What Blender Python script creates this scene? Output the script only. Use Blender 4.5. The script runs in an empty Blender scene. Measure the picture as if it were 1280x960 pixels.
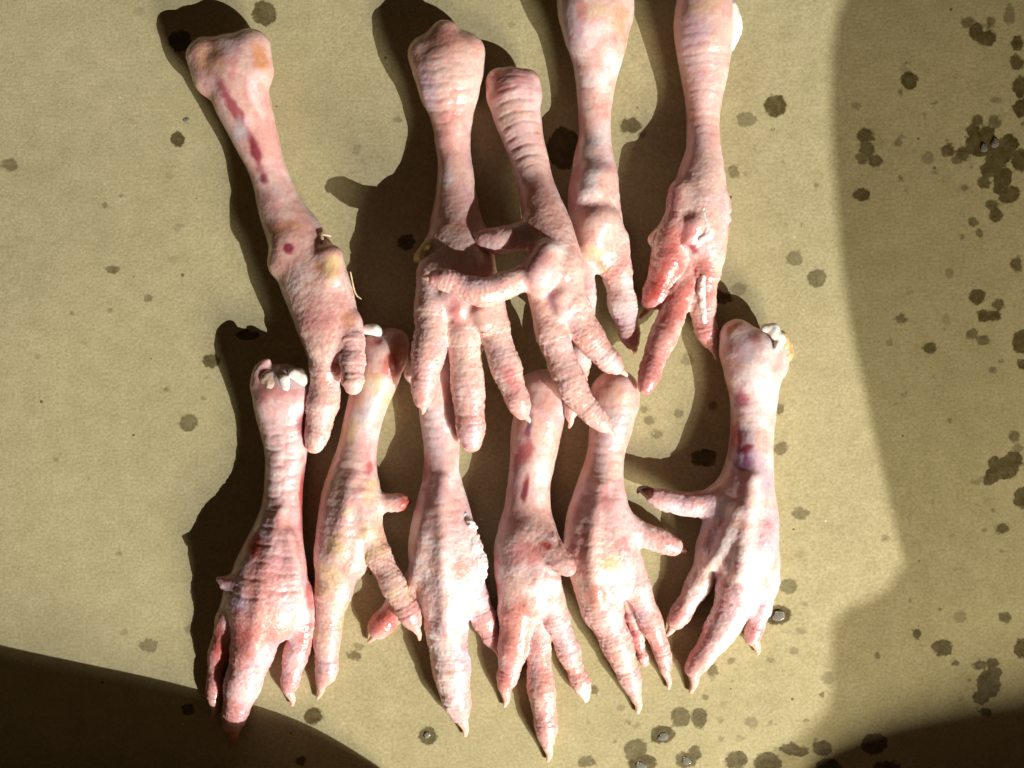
import bpy, math
import numpy as np
from mathutils import Vector

# ------------------------------------------------------------------ camera / light / exposure
S = 0.0003            # metres per photograph pixel on the board
HPX = 1500.0          # camera height in the same pixels
sc = bpy.context.scene
col = sc.collection
R = math.radians

cam_d = bpy.data.cameras.new('camera'); cam = bpy.data.objects.new('camera', cam_d); col.objects.link(cam)
cam.location = (0, 0, HPX * S); cam.rotation_euler = (0, 0, 0)
cam_d.sensor_width = 36; cam_d.lens = 36 * HPX / 1280.0
cam_d.clip_start = 0.01; cam_d.clip_end = 20
sc.camera = cam

world = bpy.data.worlds.new('World'); sc.world = world; world.use_nodes = True
bg = world.node_tree.nodes['Background']
bg.inputs[0].default_value = (1.0, 0.62, 0.36, 1); bg.inputs[1].default_value = 0.036

KEY_EL, KEY_DIST = R(33.5), 3.6
KDIR = np.array([0.735 * math.cos(KEY_EL), -0.678 * math.cos(KEY_EL), math.sin(KEY_EL)])
KDIR /= np.linalg.norm(KDIR)
KPOS = KDIR * KEY_DIST
FPOS = np.array([0.438, -0.593, 0.386])

def area(name, pos, size, power, color):
    l = bpy.data.lights.new(name, 'AREA'); l.shape = 'DISK'; l.size = size; l.energy = power; l.color = color
    o = bpy.data.objects.new(name, l); col.objects.link(o)
    o.location = pos
    o.rotation_euler = (-Vector(pos)).to_track_quat('-Z', 'Y').to_euler()
    return o
area('kitchen_lamp', KPOS, 0.016, 168.0, (1.0, 0.975, 0.93))
area('fill_light', FPOS, 0.22, 6.6, (1.0, 0.90, 0.68))  # added unseen fill, low beside the board, lightens the right-hand shade

sc.cycles.max_bounces = 6; sc.cycles.diffuse_bounces = 3; sc.cycles.glossy_bounces = 3; sc.cycles.transmission_bounces = 4
sc.cycles.caustics_reflective = False; sc.cycles.caustics_refractive = False
sc.view_settings.view_transform = 'Standard'; sc.view_settings.look = 'None'
sc.view_settings.exposure = 0.13; sc.view_settings.gamma = 1.0
sc.view_settings.use_curve_mapping = False

# ------------------------------------------------------------------ helpers
rng = np.random.default_rng(11)
_T = rng.random((64, 64, 64)).astype(np.float32)
def vnoise(p):
    p = np.asarray(p, np.float32); i = np.floor(p).astype(np.int64); f = p - i; f = f * f * (3 - 2 * f)
    out = 0
    for a in (0, 1):
        for b in (0, 1):
            for c in (0, 1):
                w = (f[:, 0] if a else 1 - f[:, 0]) * (f[:, 1] if b else 1 - f[:, 1]) * (f[:, 2] if c else 1 - f[:, 2])
                out = out + w * _T[(i[:, 0] + a) & 63, (i[:, 1] + b) & 63, (i[:, 2] + c) & 63]
    return out
def fbm(p, oct=3):
    a, s, t = 1.0, 0.0, 0.0
    for k in range(oct):
        s = s + a * vnoise(p * (2.03 ** k) + 17.3 * k); t += a; a *= 0.5
    return s / t
def smooth(a, b, x):
    t = np.clip((x - a) / (b - a), 0, 1); return t * t * (3 - 2 * t)

def P(x, y, z=0.0):
    """photograph pixel seen at height z (pixels) -> board millimetres"""
    f = 1 - z / HPX
    return np.array([(x - 640) * f, (480 - y) * f, z]) * S * 1000
def to_px(v):
    f = 1 - v[:, 2] / (S * 1000) / HPX
    return np.stack([v[:, 0] / (S * 1000) / f + 640, 480 - v[:, 1] / (S * 1000) / f], 1)

def crv(pts, step):
    """Catmull-Rom through rows of pts, about one sample per step of the first three columns"""
    pts = np.asarray(pts, float)
    if len(pts) < 2: return pts
    q = np.vstack([2 * pts[0] - pts[1], pts, 2 * pts[-1] - pts[-2]])
    out = []
    for i in range(1, len(q) - 2):
        n = max(2, int(np.linalg.norm(q[i + 1, :3] - q[i, :3]) / step) + 1)
        t = np.linspace(0, 1, n, endpoint=False)[:, None]
        a, b, c, d = q[i - 1], q[i], q[i + 1], q[i + 2]
        out.append(0.5 * (2 * b + (c - a) * t + (2 * a - 5 * b + 4 * c - d) * t ** 2 + (3 * b - a - 3 * c + d) * t ** 3))
    out.append(pts[-1:])
    return np.vstack(out)

class Chain:
    """a limb: rows (x, y, r[, z]) in photograph pixels; z omitted = resting on the board"""
    def __init__(self, pts, kind='toe', k=2.6, T=13.0, amp=0.25, flat=None, lift=0.0):
        self.kind, self.k, self.T, self.amp = kind, k, T * S * 1000, amp
        rows = []
        for p in pts:
            x, y, r = p[:3]
            if flat: rv = r * flat
            elif kind == 'shank': rv = min(0.92 * r, 13 + 0.46 * r)
            else: rv = 0.92 * r
            z = (p[3] if len(p) > 3 else rv) + lift
            m = P(x, y, z); f = (1 - z / HPX) * S * 1000
            rows.append([*m, r * f * .965, rv / r])
        self.c = crv(rows, 1.4)
        self.c[:, 3] = np.maximum(self.c[:, 3], 0.3)
        d = np.linalg.norm(np.diff(self.c[:, :3], axis=0), axis=1)
        self.s = np.concatenate([[0], np.cumsum(d)])
    def bbox(self):
        return (self.c[:, :3] - self.c[:, 3:4]).min(0), (self.c[:, :3] + self.c[:, 3:4]).max(0)

def sdf_field(chains, h):
    lo = np.min([c.bbox()[0] for c in chains], 0) - 3.0; hi = np.max([c.bbox()[1] for c in chains], 0) + 3.0
    n = np.ceil((hi - lo) / h).astype(int) + 1
    ax = [(lo[i] + h * np.arange(n[i])).astype(np.float32) for i in range(3)]
    F = np.full(n, 9.0, np.float32)
    for ch in chains:
        blo, bhi = ch.bbox(); m = 2.5
        i0 = np.clip(((blo - m - lo) / h).astype(int), 0, n - 2); i1 = np.clip(((bhi + m - lo) / h).astype(int) + 2, 1, n)
        G = np.full(i1 - i0, 9.0, np.float32)
        for a, b in zip(ch.c[:-1], ch.c[1:]):
            r = max(a[3], b[3]) + 2.5
            j0 = np.clip(((np.minimum(a[:3], b[:3]) - r - lo) / h).astype(int), i0, i1 - 1)
            j1 = np.clip(((np.maximum(a[:3], b[:3]) + r - lo) / h).astype(int) + 2, i0 + 1, i1)
            X = ax[0][j0[0]:j1[0]][:, None, None]; Y = ax[1][j0[1]:j1[1]][None, :, None]; Z = ax[2][j0[2]:j1[2]][None, None, :]
            fl = 0.5 * (a[4] + b[4]); ba = b[:3] - a[:3]; bb = ba.copy(); bb[2] /= fl
            dx, dy, dz = X - a[0], Y - a[1], (Z - a[2]) / fl
            t = np.clip((dx * bb[0] + dy * bb[1] + dz * bb[2]) / max((bb * bb).sum(), 1e-6), 0, 1)
            d = np.sqrt((dx - t * bb[0]) ** 2 + (dy - t * bb[1]) ** 2 + (dz - t * bb[2]) ** 2) - (a[3] + t * (b[3] - a[3]))
            g = tuple(slice(j0[i] - i0[i], j1[i] - i0[i]) for i in range(3))
            G[g] = np.minimum(G[g], d)
        g = tuple(slice(i0[i], i1[i]) for i in range(3))
        A = F[g]; k = ch.k
        hh = np.maximum(k - np.abs(A - G), 0) / k
        F[g] = np.minimum(A, G) - hh * hh * k * 0.25
    return F, lo

def surface_nets(F, lo, h):
    s = F < 0
    n = np.array(F.shape) - 1
    cnt = np.zeros(n, np.int8)
    offs = [(a, b, c) for a in (0, 1) for b in (0, 1) for c in (0, 1)]
    for o in offs: cnt += s[o[0]:o[0] + n[0], o[1]:o[1] + n[1], o[2]:o[2] + n[2]]
    I = np.argwhere((cnt > 0) & (cnt < 8))
    idx = np.full(n, -1, np.int64); idx[tuple(I.T)] = np.arange(len(I))
    V8 = np.stack([F[I[:, 0] + o[0], I[:, 1] + o[1], I[:, 2] + o[2]] for o in offs], 1)
    acc = np.zeros((len(I), 3)); num = np.zeros(len(I))
    for a in range(8):
        for b in range(a + 1, 8):
            if sum(abs(offs[a][k] - offs[b][k]) for k in range(3)) != 1: continue
            m = (V8[:, a] < 0) != (V8[:, b] < 0)
            t = np.where(m, V8[:, a] / np.where(m, V8[:, a] - V8[:, b], 1), 0)[:, None]
            p = np.array(offs[a]) + t * (np.array(offs[b]) - np.array(offs[a]))
            acc += p * m[:, None]; num += m
    V = lo + (I + acc / num[:, None]) * h
    Q = []
    for axis in range(3):
        u, v = [(1, 2), (2, 0), (0, 1)][axis]
        sl0 = [slice(None)] * 3; sl1 = [slice(None)] * 3
        sl0[axis] = slice(0, -1); sl1[axis] = slice(1, None)
        A, B = s[tuple(sl0)], s[tuple(sl1)]
        E = np.argwhere(A != B)
        E = E[(E[:, u] > 0) & (E[:, v] > 0) & (E[:, u] < n[u]) & (E[:, v] < n[v])]
        inside = A[tuple(E.T)]
        def cell(du, dv):
            c = E.copy(); c[:, u] -= du; c[:, v] -= dv; return idx[tuple(c.T)]
        q = np.stack([cell(1, 1), cell(0, 1), cell(0, 0), cell(1, 0)], 1)
        q[~inside] = q[~inside][:, ::-1]
        Q.append(q)
    return V, np.vstack(Q)

def vert_normals(V, Q):
    fn = np.cross(V[Q[:, 2]] - V[Q[:, 0]], V[Q[:, 3]] - V[Q[:, 1]])
    N = np.zeros_like(V)
    for k in range(4):
        for a in range(3): N[:, a] += np.bincount(Q[:, k], fn[:, a], len(V))
    return N / np.maximum(np.linalg.norm(N, axis=1, keepdims=True), 1e-9)
def relax(V, Q, it, f):
    e = np.vstack([Q[:, [0, 1]], Q[:, [1, 2]], Q[:, [2, 3]], Q[:, [3, 0]]])
    for i in range(it):
        A = np.zeros_like(V); c = np.bincount(e[:, 0], minlength=len(V)) + np.bincount(e[:, 1], minlength=len(V))
        for a in range(3): A[:, a] = np.bincount(e[:, 0], V[e[:, 1], a], len(V)) + np.bincount(e[:, 1], V[e[:, 0], a], len(V))
        V = V + f * (A / np.maximum(c, 1)[:, None] - V)
    return V

def mesh_obj(name, V, Q, mat, parent=None, base=(0, 0, 0), attrs=None, smooth_=True):
    """V in millimetres on the board; origin at base (mm)"""
    me = bpy.data.meshes.new(name)
    V = (np.asarray(V, float) - np.asarray(base, float)) / 1000.0
    Q = np.asarray(Q)
    me.vertices.add(len(V)); me.vertices.foreach_set('co', V.astype(np.float32).ravel())
    nl = Q.size; k = Q.shape[1]
    me.loops.add(nl); me.loops.foreach_set('vertex_index', Q.ravel().astype(np.int32))
    me.polygons.add(len(Q)); me.polygons.foreach_set('loop_start', np.arange(0, nl, k, dtype=np.int32))
    me.update(calc_edges=True); me.validate()
    if smooth_: me.polygons.foreach_set('use_smooth', np.ones(len(me.polygons), bool))
    for an, (ty, data) in (attrs or {}).items():
        a = me.attributes.new(an, ty, 'POINT')
        a.data.foreach_set('color' if ty == 'FLOAT_COLOR' else 'value', np.asarray(data, np.float32).ravel())
    me.materials.append(mat)
    o = bpy.data.objects.new(name, me); col.objects.link(o)
    if parent: o.parent = parent
    else: o.location = Vector(base) / 1000.0
    return o

def tube(pts, sides=12, step=0.5):
    """tapered round tube through rows (x, y, r, z) px -> V (mm), Q as triangles-free quads"""
    rows = [[*P(p[0], p[1], p[3]), p[2] * S * 1000 * (1 - p[3] / HPX)] for p in pts]
    c = crv(rows, step); n = len(c)
    tan = np.gradient(c[:, :3], axis=0); tan /= np.linalg.norm(tan, axis=1, keepdims=True)
    up = np.array([0.1, 0.2, 1.0]); s1 = np.cross(tan, up); s1 /= np.linalg.norm(s1, axis=1, keepdims=True); s2 = np.cross(s1, tan)
    a = np.linspace(0, 2 * math.pi, sides, endpoint=False)
    V = (c[:, None, :3] + c[:, None, 3:4] * (np.cos(a)[None, :, None] * s1[:, None] + np.sin(a)[None, :, None] * s2[:, None])).reshape(-1, 3)
    Q = []
    for i in range(n - 1):
        for j in range(sides):
            k = (j + 1) % sides
            Q.append((i * sides + j, i * sides + k, (i + 1) * sides + k, (i + 1) * sides + j))
    V = np.vstack([V, c[0, :3], c[-1, :3]])
    for j in range(0, sides, 2):
        k, l = (j + 1) % sides, (j + 2) % sides
        Q.append((len(V) - 2, l, k, j)); b = (n - 1) * sides
        Q.append((len(V) - 1, b + j, b + k, b + l))
    return V, np.array(Q)

# ------------------------------------------------------------------ materials
def mat_new(name):
    m = bpy.data.materials.new(name); m.use_nodes = True
    nt = m.node_tree; b = nt.nodes['Principled BSDF']
    def N(t, **kw):
        n = nt.nodes.new(t)
        for k, v in kw.items():
            if k in n.inputs: n.inputs[k].default_value = v
            else: setattr(n, k, v)
        return n
    return m, nt, b, N, nt.links.new
def math_(N, L, op, a, b, clamp=False):
    n = N('ShaderNodeMath', operation=op, use_clamp=clamp)
    for i, v in enumerate((a, b)):
        if isinstance(v, (int, float)): n.inputs[i].default_value = v
        elif v is not None: L(v, n.inputs[i])
    return n.outputs[0]
def ramp(N, L, fac, stops):
    n = N('ShaderNodeValToRGB'); e = n.color_ramp.elements
    while len(e) < len(stops): e.new(0.5)
    for i, (p, c) in enumerate(stops):
        e[i].position = p; e[i].color = c if len(c) == 4 else (*c, 1)
    L(fac, n.inputs[0]); return n.outputs[0]
def mixc(N, L, fac, a, b, blend='MIX'):
    n = N('ShaderNodeMix', data_type='RGBA', blend_type=blend)
    for s, v in ((n.inputs[0], fac), (n.inputs[6], a), (n.inputs[7], b)):
        if isinstance(v, (int, float)): s.default_value = v
        elif isinstance(v, tuple): s.default_value = (*v, 1)
        else: L(v, s)
    return n.outputs[2]

def make_skin():
    m, nt, b, N, L = mat_new('raw_skin')
    at = N('ShaderNodeAttribute', attribute_name='tint').outputs['Color']
    wet = N('ShaderNodeAttribute', attribute_name='wet').outputs['Fac']
    rgh = N('ShaderNodeAttribute', attribute_name='pebble').outputs['Fac']
    co = N('ShaderNodeTexCoord').outputs['Object']
    n1 = N('ShaderNodeTexNoise', Scale=1100.0, Detail=2.0, Roughness=0.6); L(co, n1.inputs['Vector'])
    c = mixc(N, L, 0.45, at, ramp(N, L, n1.outputs[0], [(0.30, (0.86, 0.74, 0.72)), (0.55, (1.0, 1.0, 1.0)), (0.75, (1.06, 1.08, 1.08))]), 'MULTIPLY')
    L(c, b.inputs['Base Color'])
    b.inputs['Subsurface Weight'].default_value = 0.95
    b.inputs['Subsurface Radius'].default_value = (1.0, 0.34, 0.22)
    b.inputs['Subsurface Scale'].default_value = 0.0021
    L(ramp(N, L, n1.outputs[0], [(0.3, (0.34,) * 3), (0.7, (0.52,) * 3)]), b.inputs['Roughness'])
    vo = N('ShaderNodeTexVoronoi', Scale=640.0, feature='F1'); L(co, vo.inputs['Vector'])
    hh = math_(N, L, 'ADD', math_(N, L, 'MULTIPLY', n1.outputs[0], 0.7), math_(N, L, 'MULTIPLY', vo.outputs['Distance'], -0.8))
    bu = N('ShaderNodeBump', Distance=0.00042); L(hh, bu.inputs['Height']); L(rgh, bu.inputs['Strength'])
    L(bu.outputs[0], b.inputs['Normal'])
    bu2 = N('ShaderNodeBump', Strength=0.6, Distance=0.0003); L(n1.outputs[0], bu2.inputs['Height']); L(bu2.outputs[0], b.inputs['Coat Normal'])
    L(wet, b.inputs['Coat Weight'])
    b.inputs['Coat Roughness'].default_value = 0.19; b.inputs['Coat IOR'].default_value = 1.7
    return m

def make_flesh(name, colr, rough, sss, coat=0.4, scale=500.0, amt=0.25, bump=0.3):
    m, nt, b, N, L = mat_new(name)
    co = N('ShaderNodeTexCoord').outputs['Object']
    n = N('ShaderNodeTexNoise', Scale=scale, Detail=4.0); L(co, n.inputs['Vector'])
    d = tuple(max(0, c * (1 - amt * (1 + 0.6 * i))) for i, c in enumerate(colr))
    L(mixc(N, L, ramp(N, L, n.outputs[0], [(0.35, (0, 0, 0)), (0.65, (1, 1, 1))]), d, colr), b.inputs['Base Color'])
    b.inputs['Roughness'].default_value = rough
    b.inputs['Subsurface Weight'].default_value = sss; b.inputs['Subsurface Radius'].default_value = (1, .5, .35); b.inputs['Subsurface Scale'].default_value = 0.0012
    b.inputs['Coat Weight'].default_value = coat; b.inputs['Coat Roughness'].default_value = 0.12
    bu = N('ShaderNodeBump', Strength=bump, Distance=0.0004); L(n.outputs[0], bu.inputs['Height']); L(bu.outputs[0], b.inputs['Normal'])
    return m

def make_board():
    m, nt, b, N, L = mat_new('cardboard')
    co = N('ShaderNodeTexCoord').outputs['Object']
    def noise(sc_, d=4.0, rgh=0.6, vec=co):
        n = N('ShaderNodeTexNoise', Scale=sc_, Detail=d, Roughness=rgh); L(vec, n.inputs['Vector']); return n.outputs[0]
    big = noise(14.0, 3.0); mid = noise(120.0, 4.0); fine = noise(900.0, 3.0, 0.7)
    c = ramp(N, L, big, [(0.3, (0.370, 0.325, 0.182)), (0.7, (0.422, 0.372, 0.212))])
    c = mixc(N, L, 1.0, c, ramp(N, L, mid, [(0.3, (0.91, 0.91, 0.88)), (0.7, (1.07, 1.07, 1.10))]), 'MULTIPLY')
    c = mixc(N, L, 1.0, c, ramp(N, L, fine, [(0.28, (0.78, 0.77, 0.74)), (0.5, (1, 1, 1)), (0.72, (1.20, 1.21, 1.24))]), 'MULTIPLY')
    # paper fibres, short dark and light flecks
    mp = N('ShaderNodeMapping'); mp.inputs['Scale'].default_value = (260, 900, 1); mp.inputs['Rotation'].default_value = (0, 0, 0.5); L(co, mp.inputs['Vector'])
    f1 = noise(1.0, 2.0, 0.5, mp.outputs[0])
    c = mixc(N, L, 1.0, c, ramp(N, L, f1, [(0.2, (0.90, 0.89, 0.87)), (0.38, (1, 1, 1)), (0.68, (1, 1, 1)), (0.85, (1.08, 1.08, 1.08))]), 'MULTIPLY')
    v = N('ShaderNodeTexVoronoi', Scale=170.0); v.inputs['Randomness'].default_value = 1.0; L(co, v.inputs['Vector'])
    rnd = N('ShaderNodeSeparateColor'); L(v.outputs['Color'], rnd.inputs[0])
    sp = math_(N, L, 'MULTIPLY', math_(N, L, 'LESS_THAN', v.outputs['Distance'], math_(N, L, 'MULTIPLY', rnd.outputs[1], 0.12)), math_(N, L, 'GREATER_THAN', rnd.outputs[0], 0.86))
    c = mixc(N, L, math_(N, L, 'MULTIPLY', sp, 0.75), c, (0.06, 0.045, 0.02))
    lt = math_(N, L, 'MULTIPLY', math_(N, L, 'LESS_THAN', v.outputs['Distance'], 0.07), math_(N, L, 'LESS_THAN', rnd.outputs[0], 0.05))
    c = mixc(N, L, math_(N, L, 'MULTIPLY', lt, 0.6), c, (0.75, 0.7, 0.55))
    # wet and greasy spots soaked into the paper, plus one painted shadow blotch
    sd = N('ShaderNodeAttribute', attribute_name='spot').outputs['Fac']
    st = N('ShaderNodeAttribute', attribute_name='soak_shade').outputs['Fac']
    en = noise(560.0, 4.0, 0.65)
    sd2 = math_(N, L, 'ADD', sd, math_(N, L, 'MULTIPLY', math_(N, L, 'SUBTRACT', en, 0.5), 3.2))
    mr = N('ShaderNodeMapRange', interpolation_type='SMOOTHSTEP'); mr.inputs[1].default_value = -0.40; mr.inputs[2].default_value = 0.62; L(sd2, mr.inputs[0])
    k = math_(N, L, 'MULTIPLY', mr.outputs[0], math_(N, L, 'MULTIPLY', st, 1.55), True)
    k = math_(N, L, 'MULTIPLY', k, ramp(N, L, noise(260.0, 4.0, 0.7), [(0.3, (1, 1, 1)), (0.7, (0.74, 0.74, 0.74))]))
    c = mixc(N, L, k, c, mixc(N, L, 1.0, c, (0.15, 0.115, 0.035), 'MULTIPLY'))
    L(c, b.inputs['Base Color'])
    L(ramp(N, L, k, [(0, (0.9,) * 3), (1, (0.42,) * 3)]), b.inputs['Roughness'])
    b.inputs['Specular IOR Level'].default_value = 0.25
    h = math_(N, L, 'ADD', fine, math_(N, L, 'MULTIPLY', f1, 0.8))
    bu = N('ShaderNodeBump', Strength=0.35, Distance=0.00025); L(h, bu.inputs['Height']); L(bu.outputs[0], b.inputs['Normal'])
    return m

SKIN = make_skin()
CART = make_flesh('white_cartilage', (0.88, 0.86, 0.84), 0.2, 0.7, 1.0, 300, 0.08, 0.1)
CLAW = make_flesh('pale_claw', (0.82, 0.55, 0.52), 0.3, 0.8, 0.5, 700, 0.2)
CLAWD = make_flesh('dark_claw', (0.10, 0.035, 0.025), 0.35, 0.2, 0.5, 700, 0.4)
CLAWY = make_flesh('yellow_scale', (0.70, 0.60, 0.25), 0.4, 0.4, 0.3, 500, 0.25, 0.6)
PEEL = make_flesh('loose_white_skin', (0.86, 0.78, 0.79), 0.4, 0.4, 0.4, 900, 0.15, 0.7)
TENDON = make_flesh('cream_tendon', (0.80, 0.66, 0.46), 0.4, 0.3, 0.3, 900, 0.2)
ORANGE = make_flesh('orange_joint_fat', (0.66, 0.36, 0.14), 0.35, 0.5, 0.6, 260, 0.3)
BOARD = make_board()
m, nt, b, N, L = mat_new('water')
b.inputs['Base Color'].default_value = (0.85, 0.82, 0.74, 1); b.inputs['Roughness'].default_value = 0.03
b.inputs['Transmission Weight'].default_value = 0.8; b.inputs['IOR'].default_value = 1.33
WATER = m

# ------------------------------------------------------------------ the cardboard
STAINS_AND_SHADE = """970,132,14,14,.7;1137,100,11,11,.7;1071,132,7,6,.3;1082,170,12,10,.6;1084,186,10,12,.6;1078,197,8,8,.5;1095,200,10,8,.6;1122,178,5,5,.4;1160,197,8,8,.3;1076,243,12,8,.7
1185,188,9,8,.6;1205,192,9,9,.6;1195,200,6,6,.5;1225,180,16,16,1;1233,170,12,12,1;1250,190,18,16,1;1262,180,12,12,1;1245,200,14,12,.9;1277,200,12,14,1;1217,163,9,9,.7;1222,150,8,8,.6;1244,152,8,8,.5
1235,213,10,12,.7;1230,228,9,8,.6;1253,220,12,12,.9;1252,236,10,10,.8;1258,245,12,10,.9;1266,243,9,10,.8;1241,256,9,8,.6;1245,268,9,9,.7;1217,277,7,7,.5;1224,292,5,5,.5;1206,235,7,6,.4
1210,28,9,8,.5;1220,40,10,12,.7;1233,48,12,11,.7;1238,27,6,9,.5;1262,18,7,14,.4;1272,54,9,10,.7;1272,78,9,10,.6;1277,135,10,12,.9;1275,108,9,14,.7;1245,125,7,5,.3
994,323,11,10,.4;1021,347,12,12,.5;974,512,7,8,.5;976,561,10,9,.5;1126,398,8,7,.5;1113,429,5,5,.3;1162,436,9,7,.6;1138,365,8,4,.2;1187,342,6,7,.3;1222,371,11,10,.7;1248,381,8,8,.6;1230,395,9,8,.7;1241,395,10,8,.7
1214,418,8,7,.5;1229,425,8,6,.5;1183,399,5,6,.2;1271,330,7,12,.6;1279,427,13,15,1;1278,455,7,8,.7;1241,463,5,5,.4;1268,545,8,8,.5;1272,560,7,6,.4;1257,585,16,14,1;1268,575,12,10,1;1242,593,11,10,.9;1246,580,11,10,1;1234,602,7,6,.7;1279,622,13,13,1
1001,643,10,9,.45;1107,673,5,5,.3;985,733,11,10,.45;1000,693,6,5,.2;1004,754,5,4,.25;972,769,18,12,.7;1001,789,6,5,.3;985,790,6,3,.2;992,814,6,5,.35;964,825,6,4,.3;913,827,6,5,.4;1035,848,9,8,.3
1147,792,6,6,.7;1178,810,13,10,.9;1195,829,6,4,.6;1225,832,10,7,.8;1240,830,9,7,.8;1236,855,16,17,1;1226,872,10,10,1;1243,843,9,9,1;1278,810,9,13,1;1253,661,9,7,.6;1257,772,8,7,.6;1200,770,8,8,.3
939,903,9,8,.3;963,904,4,5,.3;925,922,6,4,.2;1093,930,17,13,1;1028,936,12,10,.9;1000,940,10,8,.8;960,952,18,12,.9;920,950,15,12,.8;988,936,12,8,.8;1036,958,16,10,.9;1110,958,18,7,.9;1232,890,7,5,.7
186,807,12,9,.4;156,790,5,4,.2;236,786,6,6,.3;442,820,10,6,.5;448,808,7,5,.3;392,895,12,11,.7;235,887,8,7,.8;376,952,7,7,.8
222,174,10,10,.7;233,150,3,3,.5;12,206,10,9,.45;223,284,7,6,.2;225,51,15,14,.9;330,17,16,16,.6;213,220,5,4,.12;174,14,8,6,.14;165,152,4,4,.12
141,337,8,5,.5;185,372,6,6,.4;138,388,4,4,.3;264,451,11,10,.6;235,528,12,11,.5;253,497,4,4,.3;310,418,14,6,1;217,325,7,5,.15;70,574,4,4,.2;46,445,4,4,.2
535,920,12,12,.6;851,897,13,13,.55;874,898,10,13,.6;828,918,16,11,.75;795,938,15,14,.55;803,954,17,12,.7;733,952,12,8,.5;857,950,13,11,.6;868,941,9,10,.6;776,885,5,5,.25;796,907,5,5,.25;901,898,4,3,.2;742,862,6,6,.5;890,838,7,10,.5
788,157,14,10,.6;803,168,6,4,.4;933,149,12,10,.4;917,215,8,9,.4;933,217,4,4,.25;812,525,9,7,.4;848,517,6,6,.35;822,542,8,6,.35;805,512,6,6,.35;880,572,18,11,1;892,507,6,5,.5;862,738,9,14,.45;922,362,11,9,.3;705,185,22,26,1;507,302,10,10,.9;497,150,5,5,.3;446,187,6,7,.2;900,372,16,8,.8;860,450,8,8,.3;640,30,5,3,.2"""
st = np.array([[float(v) for v in t.split(',')] for t in STAINS_AND_SHADE.replace('\n', ';').split(';')])  # full-strength blotch between the slim and smooth upper shanks is painted shadow

rs = np.random.default_rng(5)
for cx, cy, sx, sy, n in ((1200, 200, 60, 90, 34), (1190, 420, 60, 80, 16), (1230, 620, 40, 60, 10), (1190, 830, 70, 60, 16), (880, 915, 110, 30, 20), (960, 720, 50, 90, 10), (120, 400, 120, 250, 16), (970, 260, 40, 120, 8)):
    for k in range(n):
        r_ = rs.uniform(1.6, 4.4); st = np.vstack([st, [cx + rs.normal() * sx, cy + rs.normal() * sy, r_, r_ * rs.uniform(.7, 1.2), rs.uniform(.12, .5)]])

def grid_axis(lo, hi, flo, fhi, step, coarse):
    return np.unique(np.round(np.concatenate([np.linspace(lo, flo, max(2, int((flo - lo) / coarse))), np.arange(flo, fhi, step), np.linspace(fhi, hi, max(2, int((hi - fhi) / coarse)))]), 3))
gx = grid_axis(-620.0, 640.0, -193.0, 193.0, 0.8, 20.0)
gy = grid_axis(-640.0, 560.0, -146.0, 146.0, 0.8, 20.0)
GX, GY = np.meshgrid(gx, gy, indexing='ij')
pxx = GX / .3 + 640; pyy = 480 - GY / .3
sd = np.full(GX.shape, -5.0); sk = np.zeros(GX.shape)
wob = (fbm(np.stack([GX.ravel() * .35, GY.ravel() * .35, 0 * GX.ravel()], 1), 2).reshape(GX.shape) - .5) * 2.2
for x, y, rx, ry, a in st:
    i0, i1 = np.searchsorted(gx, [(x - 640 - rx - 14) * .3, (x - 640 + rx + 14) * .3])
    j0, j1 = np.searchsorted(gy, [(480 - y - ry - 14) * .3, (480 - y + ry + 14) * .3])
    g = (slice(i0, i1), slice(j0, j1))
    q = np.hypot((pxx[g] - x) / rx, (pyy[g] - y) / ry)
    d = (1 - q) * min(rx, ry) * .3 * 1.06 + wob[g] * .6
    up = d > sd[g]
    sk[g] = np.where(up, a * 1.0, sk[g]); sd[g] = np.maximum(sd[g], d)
GZ = (fbm(np.stack([GX.ravel() * .02, GY.ravel() * .02, 0 * GX.ravel() + 3], 1), 2).reshape(GX.shape) - .62) * 1.0
nx, ny = GX.shape
ii = (np.arange(nx - 1)[:, None] * ny + np.arange(ny - 1)[None]).ravel()
Qb = np.stack([ii, ii + ny, ii + ny + 1, ii + 1], 1)
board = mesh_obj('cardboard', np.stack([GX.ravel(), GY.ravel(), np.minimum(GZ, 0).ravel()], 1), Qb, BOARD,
                 attrs={'spot': ('FLOAT', sd.ravel()), 'soak_shade': ('FLOAT', sk.ravel())})
board['kind'] = 'structure'

# added cardboard blockers, unseen outside the frame, shaped to throw the broad shadows on the right and at the bottom left
def blocker_profile(edge, axis, val):
    """where rays from the lamp to the shadow-edge points cross the wall plane: (position along wall, height) in mm"""
    out = []
    for x, y in edge:
        s = P(x, y); d = KPOS * 1000 - s
        t = (val - s[axis]) / d[axis]; q = s + t * d
        out.append((q[1 - axis], q[2]))
    return out
def blocker(prof, axis, val, sign, thick=4.0):
    prof = sorted(prof); c = crv([[p[0], p[1], 0] for p in prof], 2.0)[:, :2]
    c = np.array(sorted(map(tuple, c)))
    V, Q = [], []
    for u, h in c:
        for off in (0, thick):
            for z in (-3.0, max(h, -2.0)):
                p = [0, 0, z]; p[axis] = val + sign * off; p[1 - axis] = u; V.append(p)
    n = len(c)
    for i in range(n - 1):
        a, b_ = 4 * i, 4 * i + 4
        Q += [(a, a + 1, b_ + 1, b_), (a + 2, b_ + 2, b_ + 3, a + 3), (a + 1, a + 3, b_ + 3, b_ + 1), (a, b_, b_ + 2, a + 2)]
    Q += [(0, 2, 3, 1), (4 * n - 4, 4 * n - 3, 4 * n - 1, 4 * n - 2)]
    o = mesh_obj('shadow_blocker', V, Q, BOARD, board, smooth_=False)
    return o
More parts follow.
